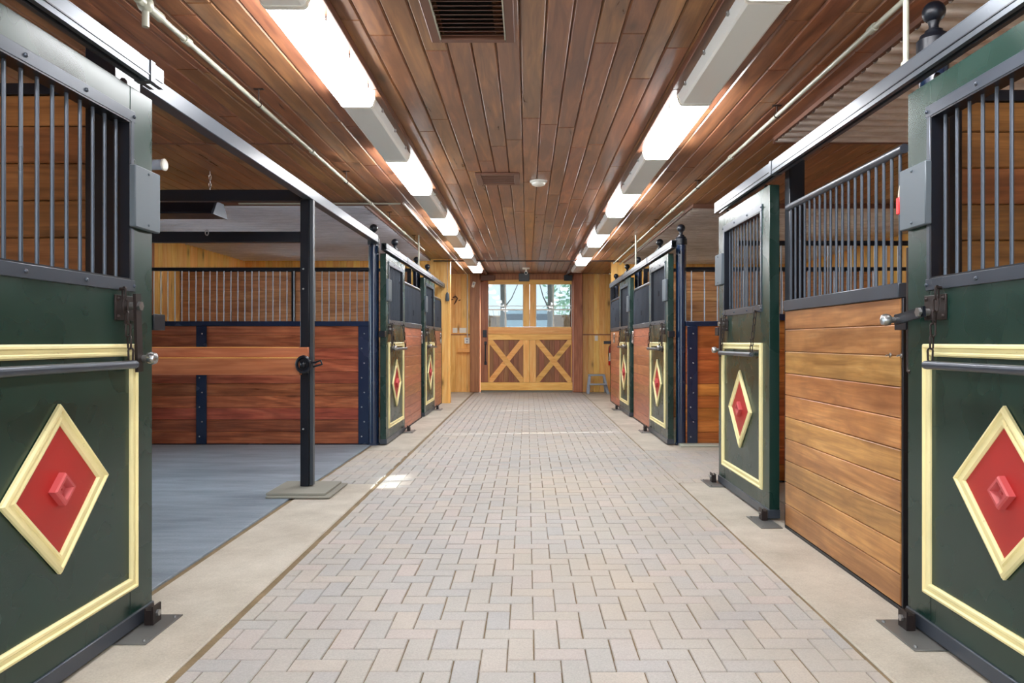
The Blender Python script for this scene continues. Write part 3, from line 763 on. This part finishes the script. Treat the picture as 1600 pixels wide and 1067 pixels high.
# floor guides
def guide(x, y, label, side, rot=0):
    t = empty('floor_guide', (x, y, .002), label, 'floor guide', 'steel floor guides under the sliding doors')
    sg = 1 if side > 0 else -1
    mb = MB(); mb.box(x-.07, x+.07, y-.16, y+.16, .003, .008, .001)
    for a, b in ((-.05, -.13), (-.05, .13)): mb.ball((x+sg*a, y+b, .008), .009, 8, 4)
    mb.build('plate', M['zinc'], t)
    xx = x
    mb = MB(); mb.box(xx-.004, xx+.004, y+.03, y+.10, .008, .085, .001); mb.box(xx-.004+sg*.03, xx+.004+sg*.03, y+.03, y+.10, .008, .078, .001)
    mb.box(xx+sg*.004, xx+sg*.026, y+.03, y+.036, .008, .07); mb.build('upright', M['rust'], t)
    mb = MB(); mb.cyl((xx-sg*.014, y+.065, .05), (xx, y+.065, .05), .014, 6); mb.build('bolt', M['chrome'], t)
guide(-1.575, 3.10, 'steel floor guide under the corner of the nearest left door', -1)
guide(1.565, 3.04, 'steel floor guide under the corner of the nearest right door', 1)
guide(1.565, 6.28, 'steel floor guide under the far corner of the middle right door', 1)
guide(1.565, 4.93, 'steel floor guide at the near corner of the middle right door', 1)
guide(-1.57, 9.90, 'steel floor guide under the far corner of the first far left door', -1)
guide(-1.57, 13.1, 'steel floor guide under the far corner of the furthest left door', -1)
guide(1.56, 9.90, 'steel floor guide under the far corner of the first far right door', 1)
guide(1.56, 13.1, 'steel floor guide under the far corner of the furthest right door', 1)

# ------------------------------------------------------------------ fixed stall fronts
def front(side, y0, y1, mat, label, bend=True, sp=.077, nb=None, ztop=2.06):
    xf = 1.66
    t = empty('stall_enclosure', (side*(xf+.03), (y0+y1)/2, .002), label, 'stall panel', 'boarded stall fronts with bars')
    n = (-side, 0, 0); mb = MB()
    zz = .02
    mb.boards((side*(xf+.04), 0, 0), EY, EZ, n, (y0, y1), (.02, 1.395), .1395, .04, .0012, .004); mb.build('board', mat, t, smooth=0)
    mb = MB(); a, b = sorted((side*(xf-.012), side*(xf+.052)))
    mb.box(a, b, y0-.005, y1+.005, 1.395, 1.462, .004); mb.build('rail', M['steel'], t)
    mb = MB(); mb.box(a+.01, b-.01, y0, y1, .003, .02); mb.build('bottom_strip', M['black'], t)
    xc = side*(xf+.02)
    for yy in (y0-.012, y1+.012): mb = MB(); mb.box(a+.016, b-.006, yy-.006, yy+.010, .003, 1.394, .002); mb.build('side_channel', M['black'], t)
    zt = ztop; R = .10
    if bend:
        arc0 = [(xc, y0+R-R*math.cos(a_), zt-R+R*math.sin(a_)) for a_ in [PI/2*k/5 for k in range(6)]]
        arc1 = [(xc, y1-R+R*math.cos(a_), zt-R+R*math.sin(a_)) for a_ in [PI/2*k/5 for k in range(5, -1, -1)]]
        pts = [(xc, y0, 1.46)]+arc0+arc1+[(xc, y1, 1.46)]
    else: pts = [(xc, y0, zt), (xc, y1, zt)]
    mb = MB(); mb.tube(pts, .0215, 14); mb.build('top_pipe', M['steel'], t)
    y = y1-.055; 
    while y > y0+.03:
        e = min(y-y0, y1-y)
        zb = zt if (not bend or e > R) else zt-R+math.sqrt(max(0, R*R-(R-e)**2))
        mb = MB(); mb.cyl((xc, y, 1.455), (xc, y, zb-.005), .0078, 8); mb.build('bar', M['steel'], t); y -= sp
    return t
front(1, 3.32, 4.80, M['honey'], 'honey coloured boarded stall front with steel bars on the near right', False)
front(1, 10.0, 11.65, M['red_y'], 'first far stall front of reddish boards on the right', ztop=2.0)
front(1, 13.2, 14.83, M['red_y'], 'furthest stall front of reddish boards on the right', ztop=2.0)
front(-1, 10.0, 11.65, M['red_y'], 'first far stall front of reddish boards on the left', ztop=2.0)
front(-1, 13.2, 14.4, M['red_y'], 'furthest stall front of reddish boards on the left', ztop=2.0)
# hooks and holes in the honey panel
for y, w in ((3.41, 'left'), (3.31, 'right')):
    mb = MB(); mb.lathe([(.011, -.003), (.011, .0)], (1.661, y, 1.138), 12, 'X'); mb.tube([(1.658, y, 1.138), (1.645, y, 1.138), (1.635, y-.012, 1.135)], .004, 6)
    tag(mb.build('screw_hook', M['chrome']), 'small screw hook in the honey wood panel, %s of the pair' % w, 'hook')
# chains / halter rings on posts of far stalls
for side, y, w in ((-1, 11.60, 'between the two far left doors'), (1, 11.60, 'between the two far right doors'), (-1, 14.1, 'at the far left stall end'), (1, 14.1, 'at the far right stall end')):
    mb = MB(); mb.tube([(side*1.64, y+.055*math.cos(a), 1.26+.09*math.sin(a)) for a in [2*PI*k/14 for k in range(14)]], .008, 6, closed=True)
    mb.tube([(side*1.638, y, 1.35), (side*1.646, y, 1.355)], .01, 6)
    tag(mb.build('tie_ring', M['chrome']), 'metal tie ring hanging on the stall front %s' % w, 'ring')

# ------------------------------------------------------------------ partitions across
def partition(side, y, x0, x1, mat, label, posts=(), ztop=2.04, zb=1.38, barsp=.0815, pipes=True, xbars=None):
    a, b = sorted((side*x0, side*x1))
    t = empty('stall_partition', ((a+b)/2, y, .003), label, 'partition', 'boarded partitions between stalls')
    mb = MB(); mb.boards((0, y+.045, 0), EX, EZ, NW, (a, b), (.012, zb), .1395, .045, .0012, .004); mb.build('board', mat, t, smooth=0)
    mb = MB(); mb.box(a, b, y-.018, y+.055, zb, zb+.055, .003); mb.build('rail', M['navy'], t)
    mb = MB(); mb.box(a, b, y-.012, y+.05, .004, .011); mb.build('bottom_strip', M['navy'], t)
    for px in posts:
        mb = MB(); mb.box(px-.06, px+.06, y-.02, y-.001, .012, zb, .003); mb.build('channel', M['navy'], t)
        mb = MB()
        for k in range(8): mb.ball((px-.02+.03*(k % 2), y-.02, .10+k*.17), .009, 8, 5)
        mb.build('bolt', M['chrome'], t)
    mb = MB(); mb.cyl((a, y+.015, ztop), (b, y+.015, ztop), .022, 12); mb.build('top_pipe', M['black'], t)
    x = side*x0+side*.07
    while abs(x) < abs(x1)-.04:
        mb = MB(); mb.cyl((x, y+.015, zb+.05), (x, y+.015, ztop-.01), .0065, 6); mb.build('bar', M['galv'], t); x += side*barsp
    return t
partition(-1, 8.66, 1.83, SX-.03, M['red'], 'red brown boarded partition with bars at the back of the open bay', (-1.90, -3.78))
partition(1, 8.62, 1.83, SX-.03, M['honey_z'], 'orange boarded partition with bars behind the middle right door', (1.905,), barsp=.15)
partition(1, 6.36, 1.80, SX-.03, M['honey_z'], 'boarded partition with bars inside the middle right stall', (1.86,), barsp=.10)
def solid(side, y, x0, x1, mat, label, top=2.30, zs=0, mid=()):
    a, b = sorted((side*x0, side*x1))
    t = empty('plank_partition', ((a+b)/2, y, .003), label, 'partition', 'full height plank partitions')
    mb = MB(); mb.boards((0, y+.045, 0), EX, EZ, NW, (a, b), (.004, top), .166, .045, .0016, .005); mb.build('board', mat, t, smooth=0)
    mb = MB(); mb.box(a, b, y-.015, y+.06, top, top+.05, .003)
    for px, hw in [(side*(x0+(.062 if y < 4 and side > 0 else .03)), .062 if y < 4 and side > 0 else .03)]+[(q, .03) for q in mid]: mb.box(px-hw, px+hw, y-.02, y-.001, .004, top, .003)
    mb.build('frame', M['black'], t)
solid(-1, 11.74, 1.83, SX-.03, M['brown_x'], 'high brown plank partition between the far left stalls', mid=(-3.68,))
solid(1, 11.74, 1.83, SX-.03, M['brown_x'], 'high brown plank partition between the far right stalls', mid=(3.68,))
solid(-1, 3.33, 1.80, SX-.03, M['amber_x'], 'high amber plank wall behind the bars of the nearest left door')
solid(1, 3.42, 1.86, SX-.03, M['amber_x'], 'high amber plank wall behind the bars of the nearest right door')

# ------------------------------------------------------------------ open bay on the left
t = empty('bay_post', (-1.78, 5.99, .04), 'black square post standing on boards in front of the open bay', 'post')
mb = MB(); mb.box(-1.815, -1.745, 5.955, 6.025, .043, 2.335, .004); mb.build('shaft', M['black'], t)
mb = MB(); mb.box(-1.742, -1.715, 5.965, 6.015, .05, 2.335, .002); mb.build('edge_angle', M['beam'], t)
mb = MB()
for z in (1.62, 1.78, .5): mb.ball((-1.79, 5.955, z), .008, 8, 5)
mb.build('bolt', M['chrome'], t)
for k, (a, b, c, d, z) in enumerate(((-1.99, -1.50, 5.66, 6.22, .002), (-2.0, -1.545, 5.70, 6.20, .021))):
    mb = MB(); mb.box(a, b, c, d, max(z, .007), z+.019, .003)
    tag(mb.build('base_board', M['ply']), 'grey plywood board under the bay post, %s of the two' % ('lower' if k == 0 else 'upper'), 'board', 'plywood boards under the post')
for z0, z1, w, y in ((2.325, 2.415, 'upper', 6.0), (1.995, 2.08, 'lower', 6.0)):
    mb = MB(); mb.box(-SX+.02, -1.816 if w == 'lower' else -1.80, y-.035, y+.035, z0, z1, .004)
    tag(mb.build('cross_beam', M['black']), 'black steel cross beam over the open bay, %s of the two' % w, 'beam', 'black cross beams over the bay')
mb = MB(); mb.tube([(-2.56+.013*math.cos(a), 5.955, 2.07+.022*math.sin(a)) for a in [2*PI*k/12 for k in range(12)]], .004, 6, closed=True); mb.cyl((-2.56, 5.955, 2.05), (-2.56, 5.966, 2.05), .005, 6)
tag(mb.build('eye_ring', M['chrome']), 'small metal eye ring on the lower black cross beam', 'ring')
# plank bar across the bay
t = empty('plank_bar', (-3.5, 5.90, .93), 'orange wooden plank bar closing the open bay at waist height', 'gate')
mb = MB(); mb.board((0, 5.95, 0), EX, EZ, NW, -SX+.1, -1.74, 1.075, 1.155, .045, .003); mb.build('upper_plank', M['barwood'], t, smooth=0)
for zz, yy in ((1.151, 5.904), (1.068, 5.889)):
    mb = MB(); mb.box(-SX+.1, -1.81, yy, yy+.02, zz, zz+.0055, .001); mb.build('worn_edge', M['pine_y'], t, 'pale worn plank edge')
mb = MB(); mb.board((0, 5.95, 0), EX, EZ, NW, -SX+.1, -1.80, .935, 1.072, .06, .004); mb.build('lower_plank', M['barwood'], t, smooth=0)
mb = MB(); mb.tube([(-1.765+.052*math.cos(a), 5.875, 1.02+.06*math.sin(a)) for a in [2*PI*k/16 for k in range(16)]], .013, 8, closed=True)
mb.ball((-1.765, 5.868, 1.02), .026, 12, 8); mb.tube([(-1.72, 5.88, 1.03), (-1.67, 5.88, 1.035), (-1.63, 5.88, 1.05), (-1.62, 5.88, 1.02), (-1.69, 5.88, 1.0)], .009, 8)
mb.box(-1.80, -1.73, 5.885, 5.90, .95, 1.08, .003); mb.build('latch', M['black'], t)
# hanging trough fixture
t = empty('hanging_light', (-3.7, 7.0, 2.37), 'long black trough light hanging behind the upper cross beam', 'ceiling light')
mb = MB(); mb.prism([(-4.9, 6.93, 2.495), (-4.9, 7.07, 2.495), (-4.9, 7.16, 2.39), (-4.9, 7.16, 2.375), (-4.9, 6.84, 2.375), (-4.9, 6.84, 2.39)], (2.0, 0, 0)); mb.build('reflector', M['black'], t)
mb = MB(); mb.prism([(-2.90, 6.925, 2.50), (-2.90, 7.075, 2.50), (-2.90, 7.165, 2.37), (-2.90, 6.835, 2.37)], (.02, 0, 0)); mb.build('end_plate', M['steel'], t)
for x in (-2.98, -4.8):
    mb = MB(); mb.chain((x, 7.0, CZ-.003), (x, 7.0, 2.50), .022, .010, .0032); mb.build('chain', M['chrome'], t)
t = empty('hanging_lamp', (-2.6, 5.0, 2.35), 'grey tube lamp with round glass end hanging beside the left door', 'lamp')
mb = MB(); mb.lathe([(.026, -.34), (.034, -.30), (.034, 0)], (-2.44, 5.0, 2.385), 18, 'X'); mb.cyl((-2.62, 5.0, 2.41), (-2.62, 5.0, CZ-.002), .008, 8); mb.build('body', M['greyp'], t)
mb = MB(); mb.lathe([(.040, -.012), (.041, .0), (.034, .006), (.02, .008)], (-2.43, 5.0, 2.385), 18, 'X'); mb.build('ring', M['whitep'], t)

# ------------------------------------------------------------------ small things at the far end
def plate(x, z, w, h, label, n=1):
    t = empty('light_switch', (x, BW-.03, z-h/2), label, 'light switch')
    mb = MB(); mb.box(x-w/2, x+w/2, BW-.034, BW-.0205, z-h/2, z+h/2, .003); mb.build('cover_plate', M['whitep'], t)
    for k in range(n):
        c = x+(k-(n-1)/2)*.05; mb = MB(); mb.box(c-.008, c+.008, BW-.046, BW-.033, z-.018, z+.018, .002); mb.build('toggle', M['whitep'], t)
plate(-1.715, 1.465, .11, .12, 'white switch plate on the pine wall, left of the pair', 2)
plate(-1.53, 1.465, .16, .12, 'wider white switch plate on the pine wall, right of the pair', 3)
plate(1.635, 1.28, .075, .125, 'single white light switch on the pine wall above the stool')
t = empty('outlet_box', (-1.43, BW-.05, 1.15), 'white outlet box at the bottom of the white conduit', 'outlet')
mb = MB(); mb.box(-1.49, -1.365, BW-.075, BW-.0205, 1.15, 1.295, .005); mb.build('box', M['whitep'], t)
mb = MB()
for z in (1.19, 1.25): mb.box(-1.45, -1.405, BW-.079, BW-.074, z-.018, z+.018, .002)
mb.build('socket', M['greyp'], t)
mb = MB(); mb.box(-1.64, -1.35, BW-.12, BW-.0205, .94, 1.03, .006); tag(mb.build('wood_block', M['pine_y']), 'short pine block fixed to the wall under the outlet box', 'block')
t = empty('wall_mount_sensor', (-1.28, BW-.25, 2.46), 'white tilted sensor box on the brown post left of the big door', 'sensor')
mb = MB(Matrix.Translation((-1.26, BW-.245, 2.53)) @ Matrix.Rotation(.25, 4, 'Y')); mb.box(-.035, .035, -.03, .025, -.07, .07, .008); mb.build('body', M['whitep'], t)
mb = MB(Matrix.Translation((-1.26, BW-.245, 2.53)) @ Matrix.Rotation(.25, 4, 'Y')); mb.box(-.02, .02, -.034, -.028, -.01, .045, .003); mb.build('lens', M['greyp'], t)
t = empty('pull_cord', (-1.545, 14.4, 1.98), 'grey weighted cord hanging at the pine end wall on the left', 'cord')
mb = MB(); mb.cyl((-1.545, 14.4, 2.14), (-1.545, 14.4, CZ-.002), .006, 6); mb.build('cord', M['string'], t)
mb = MB(); mb.lathe([(.014, 2.15), (.032, 2.11), (.040, 2.03), (.040, 2.0), (.03, 1.98)], (-1.545, 14.4, 0), 14); mb.build('weight', M['plaque'], t)
# step stool
t = empty('step_stool', (1.615, 17.2, .0), 'grey plastic two step stool against the pine wall on the right', 'stool')
mb = MB(); mb.box(1.42, 1.81, 17.28, 17.50, .40, .435, .01); mb.build('top_step', M['greyp'], t)
mb = MB(); mb.box(1.41, 1.82, 17.02, 17.22, .20, .232, .01); mb.build('lower_step', M['greyp'], t)
for sx in (-1, 1):
    c = 1.615
    def leg(xt, zt, yt, xb, yb, w=.055):
        mb.prism([(c+sx*(xt), yt-.03, zt), (c+sx*(xt), yt+.03, zt), (c+sx*(xb), yb+.035, .004), (c+sx*(xb), yb-.035, .004)], (-sx*w, 0, 0))
    mb = MB(); leg(.195, .40, 17.33, .255, 17.05); mb.build('leg', M['greyp'], t)
    mb = MB(); leg(.19, .40, 17.47, .235, 17.50, .04); mb.build('leg', M['greyp'], t)
# fire extinguisher
t = empty('fire_extinguisher', (1.98, BW-.12, .62), 'red fire extinguisher on the back wall beyond the last post', 'fire extinguisher')
mb = MB(); mb.lathe([(.065, .64), (.07, .66), (.07, 1.0), (.05, 1.06), (.022, 1.09), (.022, 1.10)], (1.98, BW-.11, 0), 20); mb.build('cylinder', M['exred'], t)
mb = MB(); mb.lathe([(.071, .74), (.071, .93)], (1.98, BW-.11, 0), 20); mb.build('label_band', M['whitep'], t)
mb = MB(); mb.box(1.96, 2.00, BW-.14, BW-.08, 1.10, 1.14, .004); mb.tube([(1.98, BW-.15, 1.12), (1.92, BW-.17, 1.08), (1.91, BW-.16, .9), (1.925, BW-.15, .75)], .01, 8); mb.build('valve', M['black'], t)
mb = MB(); mb.box(1.95, 2.01, BW-.045, BW-.0205, .68, 1.05, .003); mb.build('bracket', M['black'], t)

# ------------------------------------------------------------------ outside
mb = MB(); mb.box(-60, 60, BW+.3, 90, -.3, -.06); struct(mb.build('ground_yard', M['snow'], smooth=0))
mb = MB(); mb.box(-60, 60, -60, NY-.35, -.3, -.06); struct(mb.build('ground_front', M['snow'], smooth=0))
for side in (-1, 1):
    mb = MB(); mb.box(side*(SX+.25), side*60, NY-.35, BW+.3, -.3, -.06); struct(mb.build('ground_side', M['snow'], smooth=0))
def hedge(x0, x1, y0, y1, h, label):
    mb = MB(); nx, nz = max(4, int((x1-x0)/.12)), int(h/.12)
    # lumpy block with many stems standing out of it
    mb.box(x0, x1, y0, y1, -.06, h-.15, .05)
    for k in range(int((x1-x0)*42)):
        x = random.uniform(x0, x1); y = random.uniform(y0-.05, y1); z = random.uniform(.9, h+.12)
        mb.tube([(x, y, -.05), (x+random.uniform(-.1, .1), y-.05, z*.6), (x+random.uniform(-.25, .25), y-.1, z)], [.02, .014, .005], 5)
    tag(mb.build('bare_hedge', M['twig']), label, 'hedge', 'bare brown hedges beyond the door')
hedge(-1.75, -.72, 25, 26, 2.22, 'brown twiggy hedge seen through the left door window')
hedge(.80, 2.1, 25, 26, 2.25, 'brown twiggy hedge seen through the right door window')
t = empty('van', (-.02, 28, -.06), 'pale blue van parked outside behind the door windows', 'van')
mb = MB(); mb.prism([(-1.0, 27, .35), (-1.0, 27, 1.6), (-.92, 27, 2.22), (-.8, 27, 2.36), (.8, 27, 2.36), (.92, 27, 2.22), (1.0, 27, 1.6), (1.0, 27, .35)], (0, 4.4, 0)); mb.build('body', M['van'], t)
mb = MB(); mb.box(-.78, .78, 26.98, 27.01, 1.98, 2.2, .01); mb.build('rear_window', M['vanglass'], t)
mb = MB(); mb.box(-.9, .9, 26.9, 27.0, .45, .62, .02); mb.build('bumper', M['steel'], t)
for x in (-.85, .85):
    mb = MB(); mb.box(x-.06, x+.06, 26.98, 27.0, 1.45, 1.85, .01); mb.build('tail_light', M['exred'], t)
    for y in (27.9, 30.5):
        mb = MB(); mb.lathe([(.2, -.1), (.34, -.1), (.34, .1), (.2, .1)], (x, y, .28), 20, 'X'); mb.build('wheel', M['black'], t)
def tree(x, y, r, h, label, leafy=False):
    t = empty('tree', (x, y, -.06), label, 'tree', 'trees beyond the big door')
    mb = MB(); mb.tube([(x, y, -.06), (x+.05, y, h*.4), (x-.05, y, h)], [r*1.2, r, r*.7], 12)
    for k in range(10):
        a = random.uniform(0, 2*PI); z = h*random.uniform(.35, .95); l = random.uniform(.3, .65)
        mb.tube([(x, y, z), (x+l*.5*math.cos(a), y+l*.5*math.sin(a), z+.4), (x+l*math.cos(a), y+l*math.sin(a), z+1.1)], [r*.3, r*.18, .01], 6)
    mb.build('trunk', M['bark'], t)
    if leafy:
        mb = MB()
        for k in range(900):
            a, b = random.uniform(0, 2*PI), random.uniform(-1, 1); R = random.uniform(.2, 1)**.5*2.2
            c = Vector((x+R*math.cos(a), y+R*math.sin(a)*.8, h*.75+b*2.0)); d = Vector((random.uniform(-1, 1), random.uniform(-1, 1), random.uniform(-1, 1))).normalized()*.14; e = d.orthogonal().normalized()*.08
            mb.f([mb.v(c-d), mb.v(c+e), mb.v(c+d), mb.v(c-e)])
        mb.build('foliage', M['leaf'], t, smooth=0, recalc=False)
tree(-.80, 23.5, .095, 6, 'straight dark tree trunk seen through the left door window')
tree(.70, 23.8, .10, 6, 'straight dark tree trunk seen through the right door window')
tree(2.9, 34, .15, 5.5, 'pale green leafy tree seen at the right door window', True)

# ------------------------------------------------------------------ light
w = bpy.data.worlds.new('World'); S.world = w; w.use_nodes = True
bg = w.node_tree.nodes['Background']; bg.inputs[0].default_value = (.76, .89, 1.0, 1); bg.inputs[1].default_value = 6.0
sun = bpy.data.lights.new('sun', 'SUN'); sun.energy = 26; sun.angle = .009; sun.color = (1, .96, .9)
so = bpy.data.objects.new('sun', sun); COL.objects.link(so)
d = Vector((-1.17-5.5, 6.40-7.15, -2.16)).normalized(); so.rotation_euler = d.to_track_quat('-Z', 'Y').to_euler(); so.location = (20, 10, 12)

cam = bpy.data.cameras.new('camera'); co = bpy.data.objects.new('camera', cam); COL.objects.link(co)
co.location = (0, 0, 1.2); co.rotation_euler = (PI/2, 0, 0)
cam.sensor_width = 36; cam.lens = 36*1165/1600; cam.shift_x = -24/1600; cam.clip_start = .05; cam.clip_end = 300
S.camera = co
S.view_settings.view_transform = 'Standard'; S.view_settings.look = 'None'; S.view_settings.gamma = 1
S.view_settings.exposure = 0.0; S.view_settings.use_curve_mapping = False
S.cycles.max_bounces = 8; S.cycles.diffuse_bounces = 5; S.cycles.glossy_bounces = 3; S.cycles.transparent_max_bounces = 8
S.cycles.caustics_reflective = False; S.cycles.caustics_refractive = False
S.cycles.use_denoising = True
